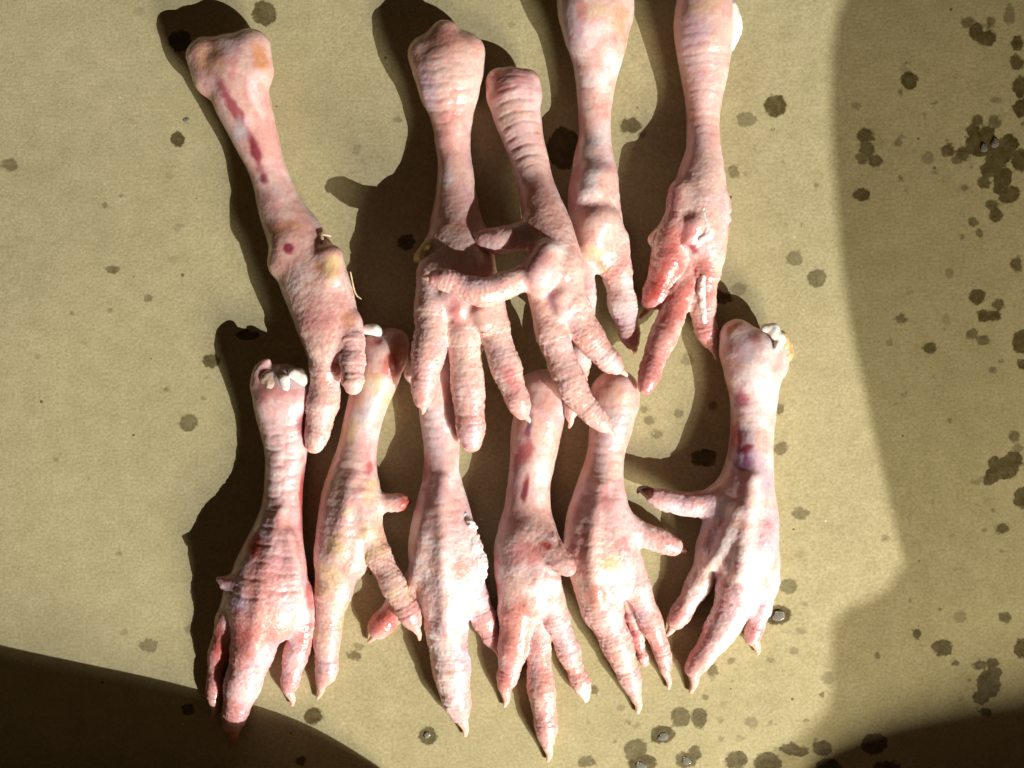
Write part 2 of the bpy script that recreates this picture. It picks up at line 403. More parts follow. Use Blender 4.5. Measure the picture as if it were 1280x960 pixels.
pr = blocker_profile([(1062, -40), (1046, 20), (1040, 90), (1041, 180), (1049, 300), (1062, 400), (1085, 510), (1108, 610), (1127, 690), (1130, 706), (1110, 735), (1082, 752), (1060, 762), (1042, 785), (1040, 830), (1039, 870), (1024, 898), (992, 926), (955, 950), (925, 975)], 0, 550.0)
pr = [(u, h) for u, h in pr]
blocker(pr + [(min(p[0] for p in pr) - d_, pr[-1][1] + 4) for d_ in (20, 60, 160)] + [(max(p[0] for p in pr) + 60, pr[0][1])], 0, 550.0, 1)
blocker([(106.0, 1.0), (130.0, 14.0), (160.0, 24.0), (200.0, 32.0), (240.0, 38.0), (300.0, 42.0), (400.0, 44.0), (540.0, 40.0)], 1, -152.0, -1)  # low added blocker, keeps the fill off the bottom right corner
pl = blocker_profile([(-260, 745), (-120, 775), (0, 806), (100, 828), (200, 850), (300, 876), (370, 900), (420, 925), (470, 956)], 1, -152.0)
blocker([(-500, 90.0)] + pl, 1, -152.0, -1)

# ------------------------------------------------------------------ the feet
CREAM = (0.78, 0.59, 0.52); PINKW = (0.78, 0.60, 0.59); PEACH = (0.76, 0.51, 0.44); ROSE = (0.66, 0.33, 0.31)
RED = (0.50, 0.12, 0.09); BRUISE = (0.30, 0.06, 0.08); PURPLE = (0.28, 0.14, 0.22); WHITE = (0.86, 0.76, 0.75); YELLOW = (0.76, 0.60, 0.36); ORNG = (0.62, 0.33, 0.15); LILAC = (0.68, 0.54, 0.60)
VOX = 0.52

def build_foot(label, chains, base_cols, paint=(), scutes=None, claws=(), extra=(), wetlines=(), seed=0, tip_col=ROSE, tip=0.6):
    sh = chains[0].c
    b0 = np.array([sh[:, 0].mean(), sh[:, 1].mean(), 0.0])
    root = bpy.data.objects.new('chicken_foot', None); col.objects.link(root)
    root.location = Vector(b0) / 1000; root.empty_display_size = 0.02
    root['label'] = label; root['category'] = 'chicken foot'; root['group'] = 'chicken feet laid in two rows on the cardboard'
    F, lo = sdf_field(chains, VOX)
    V, Q = surface_nets(F, lo, VOX)
    V = relax(V, Q, 2, 0.5)
    Nn = vert_normals(V, Q)
    # nearest limb for every vertex
    best = np.full(len(V), 1e9); cid = np.zeros(len(V), int); ss = np.zeros(len(V)); uu = np.zeros(len(V)); fr = np.zeros(len(V))
    for ci, ch in enumerate(chains):
        c = ch.c
        for k in range(0, len(V), 20000):
            v = V[k:k + 20000]
            D = np.linalg.norm(v[:, None, :] - c[None, :, :3], axis=2) - c[None, :, 3]
            j = D.argmin(1); d = D[np.arange(len(v)), j]
            tan = np.gradient(c[:, :3], axis=0)[j]; tan /= np.maximum(np.linalg.norm(tan, axis=1, keepdims=True), 1e-6)
            rel = v - c[j, :3]; s_ = ch.s[j] + (rel * tan).sum(1)
            side = np.stack([-tan[:, 1], tan[:, 0], 0 * tan[:, 0]], 1); side /= np.maximum(np.linalg.norm(side, axis=1, keepdims=True), 1e-6)
            u_ = (rel * side).sum(1) / c[j, 3]
            up = d < best[k:k + 20000]; sl = np.arange(k, k + len(v))[up]
            best[sl] = d[up]; cid[sl] = ci; ss[sl] = s_[up]; uu[sl] = u_[up]; fr[sl] = (ch.s[j] / ch.s[-1])[up]
    px = to_px(V)
    so = np.array([seed * 7.1, seed * 3.7, seed * 1.9])
    # relief: broad lumps, scutes on the shank, folds across the toes, pebbles
    upf = smooth(-0.2, 0.5, Nn[:, 2])
    isT = np.array([ch.kind in ('toe', 'hallux') for ch in chains])[cid]
    rough = np.maximum(smooth(.55, .85, fr) * (cid == 0), np.where(isT, 1.0, .25 * (cid > 0)))
    rough = relax(np.repeat(rough[:, None], 3, 1).astype(float), Q, 12, .6)[:, 0]
    disp = (fbm(V * 0.12 + so, 2) - .5) * .9 + (fbm(V * 0.36 + so, 2) - .5) * .18
    jit = (fbm(V * 0.25 + so + 9, 2) - .5) * 2.2
    groove_col = np.zeros(len(V))
    for ci, ch in enumerate(chains):
        m_ = cid == ci
        if not m_.any(): continue
        s_, u_, f_ = ss[m_], uu[m_], fr[m_]
        if ch.kind == 'shank' and scutes:
            a0, a1, T, amp, style = scutes; amp *= .7
            y = px[m_][:, 1]; w = smooth(a0 - 12, a0 + 12, y) * (1 - smooth(a1 - 12, a1 + 12, y)) * (.25 + .75 * smooth(.38, .55, fbm(V[m_] * .13 + so + 4, 2))); T = T * .3
            if style == 'double':
                q = np.where(u_ + jit[m_] * .1 > 0.1, .5, 0)
                ph = ((s_ + jit[m_] * .35 + 1.6 * np.abs(np.abs(u_) - .4)) / T + q) % 1
                mid = np.exp(-((u_ - .1 + jit[m_] * .1) / .1) ** 2) * .6
            else:
                ph = ((s_ + jit[m_] * .4 - 1.3 * u_ ** 2) / T) % 1; mid = 0
            g = np.exp(-((ph - .5) * T / .55) ** 2)
            dd = -amp * np.maximum(g, mid) + amp * .5 * (ph - .5) * (1 - g)
            lat = 1 - smooth(.7, .95, np.abs(u_))
            disp[m_] += dd * w * upf[m_] * lat; groove_col[m_] += np.maximum(g, mid) * w * lat * .24
        elif ch.kind in ('toe', 'hallux'):
            ph = ((s_ + jit[m_] * .45) / ch.T) % 1
            g = np.exp(-((ph - .5) * ch.T / .6) ** 2)
            w = smooth(.12, .3, f_) * (1 - smooth(.9, 1., f_))
            # joints: swollen pads along the toe
            pads = np.cos((f_ * 3.0 + .15) * 2 * math.pi) * (.36 if ch.kind == 'toe' else 0)
            disp[m_] += (-ch.amp * (.12 if ch.kind == 'toe' else .08) * g + pads) * w
            groove_col[m_] += g * w * .12
            for jf in (.36, .6, .81):
                cr = np.exp(-(((f_ - jf) * ch.s[-1] + jit[m_] * .35) / .55) ** 2) * (ch.kind == 'toe') * upf[m_]
                disp[m_] -= .15 * cr; groove_col[m_] += cr * .3
            lat = smooth(.45, .8, np.abs(u_))
            disp[m_] += lat * w * (smooth(.35, .75, vnoise(V[m_] * .85 + so + 21)) - .3) * .26
    # irregular wrinkles running across each limb
    wc = np.stack([ss * .95 + jit * .5, uu * 2.2 + cid * 5.3, ss * 0 + seed], 1)
    wr = 1 - np.abs(2 * fbm(wc, 2) - 1); wr = smooth(.86, 1.0, wr) * (.25 + .75 * rough)
    disp -= wr * .045; groove_col += wr * .07
    peb = vnoise(V * 0.95 + so * 2); peb2 = vnoise(V * 0.62 + so * 2 + 40)
    lowerw = .25 + .75 * rough
    disp += (peb - .5) * .13 * lowerw + (peb2 - .5) * .10 * lowerw
    V2 = V + Nn * disp[:, None]
    V2[:, 2] = np.maximum(V2[:, 2], 0.05)
    # colour of the skin itself
    c0, c1, c2 = [np.array(c) for c in base_cols]
    n1 = smooth(.38, .60, fbm(V * 0.07 + so + 5, 2))[:, None]; n2 = smooth(.48, .68, fbm(V * 0.13 + so + 15, 2))[:, None]
    C = c0 * (1 - n1) + c1 * n1; C = C * (1 - .75 * n2) + c2 * .75 * n2
    n3 = (smooth(.54, .70, fbm(V * 0.09 + so + 45, 2)) * .30)[:, None]
    C = C * (1 - n3) + np.array(ROSE) * n3
    tipw = np.zeros(len(V))
    for ci, ch in enumerate(chains):
        if ch.kind in ('toe', 'hallux'):
            m_ = cid == ci; tipw[m_] = smooth(.55, 1., fr[m_])
    tipw = (tipw * tip * (.5 + fbm(V * .3 + so, 2)))[:, None].clip(0, 1)
    C = C * (1 - tipw) + np.array(tip_col) * tipw
    C = C * (1 - .5 * groove_col[:, None].clip(0, 1)) + np.array(ROSE) * .8 * .5 * groove_col[:, None].clip(0, 1)
    # thin pale speckle of lifted cuticle
    spk = smooth(.62, .75, vnoise(V * 1.1 + so + 60))[:, None] * .30 * lowerw[:, None]
    C = C * (1 - spk) + np.array(WHITE) * spk
    wn = (fbm(V * .30 + so + 30, 3) - .5) * 1.4 + (np.abs(fbm(V * .12 + so + 33, 2) - .5)) * 1.2
    for (x, y, rx, ry, ang, colr, stg) in paint:
        dx, dy = px[:, 0] - x, px[:, 1] - y; ca, sa = math.cos(R(ang)), math.sin(R(ang))
        q = np.hypot((dx * ca + dy * sa) / rx, (-dx * sa + dy * ca) / ry) * .92 + wn * .8
        w = (min(1.0, stg * 1.2) * (1 - smooth(.4, 1.15, q)) * smooth(-.5, .1, Nn[:, 2]))[:, None]
        C = C * (1 - w) + np.array(colr) * w
    mot = fbm(V * .40 + so + 90, 2)[:, None]
    C = C * (1 - (1 - smooth(.34, .52, mot)) * np.array([.04, .13, .13]))
    C = C ** np.array([1.02, 1.10, 1.05]) * .96
    wet = .45 + .5 * smooth(.5, .7, fbm(V * .18 + so + 77, 2))
    for (x, y, rx, ry, ang) in wetlines:
        dx, dy = px[:, 0] - x, px[:, 1] - y; ca, sa = math.cos(R(ang)), math.sin(R(ang))
        q = np.hypot((dx * ca + dy * sa) / rx, (-dx * sa + dy * ca) / ry)
        wet = np.maximum(wet, 1 - smooth(.6, 1.2, q))
    mesh_obj('skin', V2, Q, SKIN, root, b0, {'tint': ('FLOAT_COLOR', np.hstack([C.clip(0.005, .95), np.ones((len(C), 1))])), 'wet': ('FLOAT', wet * (.35 + .9 * smooth(.45, .62, vnoise(V * .8 + so + 11)))), 'pebble': ('FLOAT', .20 + .22 * rough)})
    for pts, mt in claws:
        v, q = tube(pts); mesh_obj('claw', v, q, mt, root, b0)
    for name, chs, mt, amp in extra:
        F, lo = sdf_field(chs, 0.35); v, q = surface_nets(F, lo, 0.35); v = relax(v, q, 2, .5)
        nn = vert_normals(v, q); v = v + nn * ((fbm(v * .7 + so, 2) - .5) * amp)[:, None]
        mesh_obj(name, v, q, mt, root, b0)
    return root

Ch = Chain
def shank(p, k=3.0): return Ch(p, 'shank', k)
def claw(x0, y0, x1, y1, r=5.5, z0=12, z1=3):
    dx, dy = x1 - x0, y1 - y0; r = r * 1.25
    return [(x0 - dx * .35, y0 - dy * .35, r, z0), (x0 + dx * .1, y0 + dy * .1, r * .85, z0), (x0 + dx * .5 + dy * .08, y0 + dy * .5, r * .52, (z0 + z1) / 2 + 2), (x0 + dx * .82, y0 + dy * .82, r * .26, z1)]

# ---- upper row
build_foot('leftmost foot of the upper row, sole up with red spot and yellow callus',
  [shank([(293, 98, 37, 35), (302, 124, 37, 33), (318, 168, 30, 29), (337, 218, 25, 25), (352, 262, 29, 27), (374, 308, 39, 32), (394, 355, 44, 40), (408, 398, 41, 46), (412, 425, 34, 48)]),
   Ch([(257, 70, 25, 30), (268, 98, 26, 30)], 'pad', 3), Ch([(284, 66, 24, 34), (288, 80, 26, 36)], 'pad', 3), Ch([(312, 64, 28, 34), (317, 88, 27, 34)], 'pad', 3),
   Ch([(404, 420, 20, 48), (406, 455, 20, 46), (405, 495, 21, 42), (398, 535, 18, 40), (393, 555, 13, 40)], 'toe', 2.0, 15, .15),
   Ch([(436, 405, 18, 52), (440, 440, 17, 62), (441, 470, 15, 68), (442, 482, 12, 68)], 'toe', 2.0, 15, .15),
   Ch([(413, 322, 17, 58), (416, 345, 16, 60)], 'pad', 4), Ch([(360, 312, 18, 44), (350, 330, 16, 40)], 'pad', 4)],
  (CREAM, PEACH, PINKW),
  [(262, 70, 26, 30, 0, ORNG, .5), (325, 75, 12, 22, -20, ORNG, .7), (292, 78, 8, 30, 10, ROSE, .5), (294, 140, 8, 52, -28, (0.45, 0.12, 0.14), .75), (320, 192, 7, 46, -18, BRUISE, .8), (300, 165, 14, 18, -20, (0.60, 0.60, 0.62), .7),
   (318, 120, 10, 40, -18, WHITE, .7), (361, 311, 8, 9, 0, BRUISE, .95), (352, 285, 30, 14, 0, ORNG, .45), (414, 334, 16, 19, 0, YELLOW, .95), (398, 332, 9, 10, 0, ORNG, .6), (435, 400, 12, 12, 0, ORNG, .5),
   (340, 255, 16, 20, 0, ROSE, .4), (395, 400, 25, 20, 0, ROSE, .4), (425, 460, 6, 22, 0, RED, .4), (395, 375, 18, 10, 20, ROSE, .4), (372, 350, 12, 22, 0, WHITE, .5)],
  wetlines=[(318, 100, 9, 50, -15), (276, 125, 8, 10, 0)], seed=1, tip_col=CREAM, tip=.5,
  claws=[],
  extra=[('tendon', [Ch([(397, 312, 2.2, 58), (403, 299, 2.4, 56), (401, 293, 2.2, 54), (413, 295, 1.7, 48)], 'toe', .3), Ch([(438, 340, 1.4, 48), (444, 366, 1.4, 44), (452, 374, 1.0, 44)], 'toe', .3)], TENDON, 0.1)])

build_foot('large upper foot with scaly knob and three fat toes, lying under a slimmer foot',
  [shank([(560, 86, 40, 36), (561, 108, 40, 35), (564, 140, 29, 30), (567, 190, 22, 26), (571, 240, 26, 28), (571, 280, 34, 34), (575, 318, 44, 46), (580, 350, 44, 58)]),
   Ch([(533, 68, 25, 32), (538, 84, 25, 34)], 'pad', 3), Ch([(556, 46, 21, 38), (560, 66, 26, 40)], 'pad', 4), Ch([(582, 66, 26, 34), (580, 86, 24, 34)], 'pad', 3),
   Ch([(545, 340, 25, 58), (540, 385, 23, 64), (537, 430, 22, 70), (531, 470, 19, 72), (528, 500, 12, 68)], 'toe', 1.6, 13, .3),
   Ch([(577, 365, 24, 60), (580, 420, 22, 60), (584, 475, 21, 56), (588, 525, 20, 52), (590, 552, 14, 48)], 'toe', 1.6, 13, .3),
   Ch([(608, 365, 23, 62), (619, 415, 20, 64), (633, 460, 19, 66), (648, 500, 16, 66), (653, 515, 11, 62)], 'toe', 1.6, 13, .3),
   Ch([(558, 300, 20, 50), (540, 312, 15, 52), (532, 318, 12, 50)], 'hallux', 2.5),
   Ch([(562, 372, 14, 76), (572, 384, 13, 76)], 'pad', 3), Ch([(600, 392, 12, 78), (606, 402, 12, 78)], 'pad', 3)],
  (CREAM, PEACH, PINKW),
  [(562, 50, 42, 26, 0, ORNG, .4), (560, 46, 16, 20, 0, ROSE, .6), (535, 110, 14, 40, -12, LILAC, .7), (556, 150, 8, 40, 0, ROSE, .3), (556, 220, 14, 14, 0, WHITE, .9), (575, 190, 12, 70, 0, PEACH, .4), (570, 285, 24, 12, 0, ORNG, .4),
   (570, 390, 12, 28, 0, ROSE, .8), (640, 475, 12, 26, -20, (0.66, 0.30, 0.28), .8), (590, 545, 14, 22, 0, LILAC, .5), (535, 475, 16, 28, 0, PINKW, .7), (600, 375, 10, 10, 0, RED, .4)],
  scutes=(62, 165, 15, .32, 'double'), wetlines=[(568, 80, 9, 14, 0), (556, 220, 6, 9, 0), (570, 72, 10, 9, 0)], seed=2, tip=.35,
  claws=[(claw(528, 503, 528, 520, 6, 68, 62), CLAW), (claw(655, 518, 664, 530, 5, 60, 54), CLAW)],
  extra=[('yellow_scale', [Ch([(535, 308, 8, 62), (528, 318, 9, 58), (521, 324, 5, 52)], 'pad', 1.5), Ch([(536, 306, 4, 66), (530, 325, 4, 62)], 'pad', 1)], CLAWY, 0.8)])

build_foot('slim foot with ringed shank lying on top of the middle foot, toes spread wide',
  [shank([(643, 122, 32, 33), (648, 150, 30, 33), (659, 190, 25, 36), (669, 230, 24, 44), (680, 268, 29, 58), (690, 305, 33, 70), (700, 335, 33, 76)]),
   Ch([(626, 104, 20, 30), (628, 118, 21, 32)], 'pad', 2.5), Ch([(642, 98, 15, 38), (642, 112, 18, 40)], 'pad', 2.5), Ch([(658, 104, 19, 32), (660, 120, 18, 34)], 'pad', 2.5),
   Ch([(676, 284, 19, 66), (650, 295, 18, 70), (625, 300, 18, 71), (606, 299, 13, 70)], 'hallux', 2.6, 14, .2),
   Ch([(662, 343, 20, 84), (636, 355, 18, 98), (610, 365, 20, 106), (588, 362, 16, 110), (564, 352, 16, 112), (545, 347, 11, 114)], 'toe', 1.8, 13, .25),
   Ch([(674, 360, 17, 80), (686, 405, 20, 76), (702, 450, 20, 74), (722, 495, 19, 74), (748, 525, 13, 70), (756, 533, 9, 68)], 'toe', 1.8, 13, .2),
   Ch([(703, 345, 25, 78), (717, 385, 22, 74), (736, 420, 19, 70), (757, 447, 16, 66), (770, 459, 10, 62)], 'toe', 1.8, 13, .2),
   Ch([(684, 318, 20, 96), (676, 340, 24, 96), (672, 354, 17, 94)], 'pad', 1.8), Ch([(700, 372, 15, 88), (702, 388, 13, 86)], 'pad', 1.8)],
  (CREAM, PEACH, PINKW),
  [(622, 108, 20, 22, 0, RED, .55), (650, 95, 22, 12, 0, ROSE, .5), (668, 330, 26, 20, -30, ROSE, .6), (678, 345, 16, 16, 0, PINKW, .7), (696, 310, 14, 9, 35, WHITE, .8), (690, 375, 8, 16, 0, (0.62, 0.40, 0.48), .6), (596, 357, 30, 8, 0, LILAC, .6),
   (540, 346, 14, 9, 0, ROSE, .7), (758, 450, 20, 16, 40, WHITE, .6), (680, 250, 20, 30, 0, PEACH, .4), (720, 480, 14, 30, -30, PEACH, .4), (612, 305, 14, 14, 0, PINKW, .7), (738, 515, 12, 14, 0, CREAM, .6)],
  scutes=(95, 215, 14.5, .42, 'single'), seed=3, tip=.3,
  claws=[(claw(545, 348, 524, 346, 6, 114, 110), CLAW), (claw(606, 299, 589, 291, 6, 70, 68), CLAW), (claw(755, 532, 771, 548, 5, 68, 60), CLAW), (claw(770, 459, 787, 472, 6, 62, 58), CLAW)])

build_foot('foot at top centre with smooth shank and round cream heel pad, top cut by frame',
  [shank([(744, -30, 44, 40), (744, 10, 46, 40), (745, 42, 42, 36), (746, 78, 31, 29), (744, 122, 23, 23), (743, 168, 21, 22), (743, 208, 28, 26), (742, 248, 34, 29), (745, 288, 34, 30), (750, 318, 26, 26)]),
   Ch([(720, -6, 24, 32), (722, 14, 22, 34)], 'pad', 4), Ch([(768, -6, 24, 34), (766, 16, 24, 36)], 'pad', 4),
   Ch([(765, 300, 22, 24), (770, 335, 20, 22), (777, 375, 18, 22), (785, 408, 15, 24), (790, 428, 10, 24)], 'toe', 2.0, 13, .2),
   Ch([(722, 310, 20, 28), (728, 350, 17, 34), (729, 400, 16, 38), (724, 455, 15, 42), (717, 500, 13, 46), (713, 518, 8, 46)], 'toe', 2.0, 13, .2),
   Ch([(744, 225, 22, 44), (742, 240, 24, 44)], 'pad', 4), Ch([(747, 278, 27, 46), (743, 300, 22, 44), (742, 316, 11, 42)], 'pad', 1.8)],
  (CREAM, WHITE, PEACH),
  [(716, 40, 22, 34, 0, LILAC, .8), (775, 30, 16, 34, 0, ORNG, .55), (745, 12, 30, 16, 0, YELLOW, .5), (728, 10, 8, 20, 0, ROSE, .6), (734, 55, 12, 24, 20, WHITE, .5), (735, 235, 14, 28, 0, WHITE, .8), (715, 235, 10, 40, 0, ROSE, .7), (750, 285, 24, 20, 0, CREAM, .9), (742, 316, 14, 12, 0, YELLOW, .6),
   (757, 335, 12, 16, 0, ORNG, .5), (722, 180, 8, 60, 0, ROSE, .6), (780, 400, 14, 26, 0, LILAC, .5), (760, 210, 14, 8, 0, ROSE, .5)],
  scutes=(60, 150, 13, .14, 'double'), wetlines=[(766, 10, 18, 14, 0), (738, 170, 6, 12, 0)], seed=4, tip=.4,
  claws=[(claw(790, 428, 794, 446, 6, 24, 16), CLAW), (claw(713, 518, 711, 538, 5.5, 46, 36), CLAW)])

build_foot('rightmost foot of the upper row with raw red toes and white peeling skin strips',
  [shank([(882, -28, 30, 34), (881, 5, 37, 36), (880, 38, 40, 36), (880, 72, 34, 31), (880, 110, 27, 26), (879, 150, 21, 22), (879, 188, 23, 24), (877, 222, 31, 28), (872, 260, 39, 31), (874, 292, 35, 30), (880, 320, 26, 26)]),
   Ch([(853, 240, 18, 42), (848, 275, 19, 42), (838, 300, 22, 40), (836, 325, 22, 36), (826, 352, 19, 30), (814, 376, 13, 26)], 'toe', 2.0, 11, .25),
   Ch([(868, 310, 18, 26), (854, 355, 18, 26), (840, 395, 18, 32), (823, 435, 17, 42), (812, 468, 14, 52), (807, 485, 9, 54)], 'toe', 1.8, 13, .15),
   Ch([(886, 305, 22, 30), (882, 340, 19, 28), (878, 375, 18, 24), (881, 405, 16, 22), (887, 425, 12, 20)], 'toe', 1.8, 13, .2),
   Ch([(866, 282, 17, 52), (862, 298, 14, 50)], 'pad', 1.6), Ch([(826, 296, 12, 38), (817, 299, 8, 36)], 'pad', 2), Ch([(900, 250, 12, 34), (900, 290, 11, 32)], 'toe', 3)],
  (PINKW, CREAM, PEACH),
  [(870, 40, 26, 22, 0, LILAC, .6), (880, 8, 26, 10, 0, YELLOW, .4), (880, 100, 20, 50, 0, PINKW, .5), (838, 330, 26, 60, 10, (0.58, 0.22, 0.18), .85), (820, 365, 18, 26, 20, (0.55, 0.13, 0.10), .8), (845, 250, 14, 24, 20, ROSE, .7), (845, 390, 18, 50, 25, (0.66, 0.27, 0.23), .85), (815, 450, 14, 40, 20, (0.70, 0.34, 0.30), .7),
   (866, 310, 8, 10, 0, BRUISE, .8), (882, 350, 16, 40, 0, (0.66, 0.30, 0.26), .8), (882, 410, 14, 26, 0, ROSE, .7), (862, 285, 14, 14, 0, ROSE, .6), (895, 280, 14, 40, 0, PEACH, .5)],
  scutes=(30, 170, 11, .17, 'single'), wetlines=[(868, 262, 10, 8, 0), (838, 330, 10, 20, 0)], seed=5, tip=.7, tip_col=(0.62, 0.25, 0.22),
  claws=[(claw(814, 376, 797, 402, 6.5, 26, 12), make_flesh('red_claw', (0.55, 0.14, 0.10), .3, .5, .6)), (claw(888, 430, 896, 453, 5, 20, 8), CLAW)],
  extra=[('loose_skin', [Ch([(879, 346, 5.5, 41), (877, 362, 6, 38), (878, 380, 5.5, 36), (881, 402, 4, 33)], 'toe', 1)], PEEL, 0.7),
         ('loose_skin', [Ch([(879, 262, 4, 58), (881, 275, 4.5, 57), (884, 292, 7, 55), (880, 297, 5, 56)], 'toe', 1), Ch([(876, 298, 5, 58), (888, 294, 5, 54)], 'toe', 1)], PEEL, 0.7),
         ('joint_cartilage', [Ch([(910, 12, 13, 42), (915, 34, 14, 40), (910, 56, 10, 38)], 'pad', 2)], CART, 0.25)])

# ---- lower row
build_foot('leftmost foot of the lower row, red-blotched, white joint ends showing at the cut',
  [shank([(351, 490, 37, 32), (353, 522, 33, 30), (357, 560, 28, 27), (355, 602, 25, 25), (352, 640, 27, 26), (344, 680, 36, 30), (337, 720, 48, 34), (333, 752, 52, 35), (331, 770, 40, 32)]),
   Ch([(326, 480, 13, 40), (326, 466, 11, 42), (331, 455, 7, 44), (335, 451, 4, 46)], 'pad', 3), Ch([(374, 482, 13, 38), (378, 472, 9, 40)], 'pad', 3), Ch([(340, 500, 20, 42), (368, 500, 16, 42)], 'pad', 3),
   Ch([(302, 740, 22, 32), (283, 786, 16, 22), (271, 830, 12, 15), (267, 868, 10, 11)], 'toe', 1.8, 12, .2),
   Ch([(322, 770, 35, 34), (316, 812, 29, 30), (305, 850, 24, 25), (295, 885, 18, 18), (291, 905, 13, 14)], 'toe', 1.6, 14, .3),
   Ch([(370, 745, 24, 30), (376, 790, 18, 22), (366, 832, 15, 16), (361, 860, 10, 11)], 'toe', 1.8, 13, .2),
   Ch([(292, 730, 12, 44), (282, 728, 9, 44), (274, 724, 5, 44)], 'hallux', 2.0),
   Ch([(351, 640, 6, 48), (343, 680, 7, 53), (333, 720, 8, 60), (325, 762, 8, 63), (318, 805, 7, 54)], 'pad', 3.2), Ch([(360, 670, 6, 51), (368, 715, 7, 53), (373, 755, 7, 50)], 'pad', 3.2)],
  (PINKW, (0.70, 0.38, 0.34), LILAC),
  [(352, 540, 30, 60, 0, PINKW, .9), (352, 610, 22, 45, 0, WHITE, .6), (378, 620, 6, 50, 0, RED, .75), (327, 620, 6, 16, 0, RED, .5), (377, 535, 8, 20, 0, BRUISE, .6), (318, 680, 16, 16, -20, (0.50, 0.09, 0.07), .9), (298, 750, 8, 14, 0, PURPLE, .7), (296, 752, 10, 8, 0, (0.72, 0.66, 0.80), .7), (345, 705, 26, 18, 0, (0.72, 0.42, 0.44), .6),
   (300, 800, 18, 30, 0, (0.58, 0.20, 0.17), .7), (345, 790, 30, 30, 0, (0.66, 0.32, 0.26), .6), (388, 740, 6, 50, 0, RED, .6), (274, 800, 8, 40, 0, (0.54, 0.16, 0.13), .7), (310, 860, 20, 25, 0, PINKW, .6), (340, 770, 30, 16, 0, PEACH, .6), (288, 740, 12, 12, 0, LILAC, .7), (352, 490, 26, 8, 0, ROSE, .5), (383, 800, 10, 30, 0, RED, .5)],
  scutes=(530, 760, 20, .42, 'double'), wetlines=[(362, 540, 8, 24, 0), (295, 752, 10, 8, 0)], seed=6, tip=.6,
  claws=[(claw(267, 872, 266, 900, 7, 11, 3), CLAW), (claw(291, 908, 288, 937, 9, 14, 3), make_flesh('brown_red_claw', (0.58, 0.26, 0.20), .35, .5)), (claw(361, 862, 366, 886, 6.5, 11, 3), CLAW)],
  extra=[('joint_cartilage', [Ch([(340, 474, 15, 42), (370, 474, 16, 42)], 'pad', 2, flat=.7), Ch([(335, 474, 11, 49), (340, 482, 10, 52)], 'pad', 2.2)], make_flesh('pinkish_cartilage', (0.74, 0.58, 0.50), .25, .6, .9, 300, .2), 0.4),
         ('joint_cartilage', [Ch([(355, 475, 8, 54), (357, 485, 7, 55)], 'pad', 1.6)], CART, 0.15),
         ('joint_cartilage', [Ch([(367, 468, 9, 48), (377, 475, 10, 45)], 'pad', 1.6)], CART, 0.3)])

build_foot('lower-row foot second from left, glossy wet shank and long straight outer toe',
  [shank([(482, 440, 29, 30), (472, 470, 28, 29), (458, 510, 26, 26), (449, 550, 25, 25), (442, 590, 31, 28), (439, 628, 40, 31), (435, 665, 41, 31), (430, 695, 35, 29)]),
   Ch([(495, 428, 17, 32), (492, 445, 18, 32)], 'pad', 3), Ch([(465, 432, 14, 30), (466, 445, 16, 30)], 'pad', 3),
   Ch([(422, 690, 29, 28), (418, 730, 25, 25), (412, 770, 20, 20), (408, 808, 17, 17), (408, 838, 14, 14), (403, 852, 9, 11)], 'toe', 2.6, 13, .2),
   Ch([(455, 655, 22, 34), (473, 695, 17, 40), (491, 730, 16, 46), (509, 762, 16, 46), (517, 778, 11, 42)], 'toe', 1.6, 12, .1),
   Ch([(455, 628, 20, 30), (478, 628, 13, 32), (500, 628, 12, 34)], 'hallux', 2.2, 12, .15),
   Ch([(440, 600, 7, 53), (432, 640, 8, 58), (422, 690, 8, 53)], 'pad', 3.2), Ch([(448, 620, 7, 55), (459, 662, 7, 55)], 'pad', 3.2)],
  (CREAM, PINKW, YELLOW),
  [(497, 438, 14, 26, 0, ORNG, .75), (490, 458, 16, 20, 20, RED, .7), (472, 425, 10, 6, 30, RED, .7), (459, 515, 14, 34, 15, (0.62, 0.62, 0.64), .8), (462, 585, 9, 16, 15, RED, .65), (450, 500, 10, 20, 0, ORNG, .3), (420, 680, 18, 16, 0, YELLOW, .7), (445, 630, 30, 8, 0, PEACH, .5), (440, 715, 16, 22, 0, ROSE, .5),
   (508, 630, 12, 12, 0, RED, .8), (515, 770, 12, 20, -20, ROSE, .6), (408, 790, 14, 24, 0, PEACH, .5), (410, 835, 16, 16, 0, LILAC, .6), (437, 610, 30, 20, 0, CREAM, .7)],
  scutes=(560, 680, 11, .16, 'single'), wetlines=[(455, 515, 6, 55, 15), (440, 600, 22, 22, 0), (430, 640, 26, 20, 0), (461, 485, 10, 14, 0)], seed=7, tip=.45,
  claws=[(claw(403, 852, 395, 878, 6, 11, 3), CLAW), (claw(517, 780, 526, 804, 6, 42, 30), CLAW), (claw(500, 628, 518, 626, 6, 34, 30), make_flesh('red_toe_end', (0.45, 0.08, 0.06), .3, .5))],
  extra=[('joint_cartilage', [Ch([(459, 412, 7, 44), (468, 412, 8, 46), (474, 416, 6, 44)], 'pad', 1.2)], CART, 0.2)])

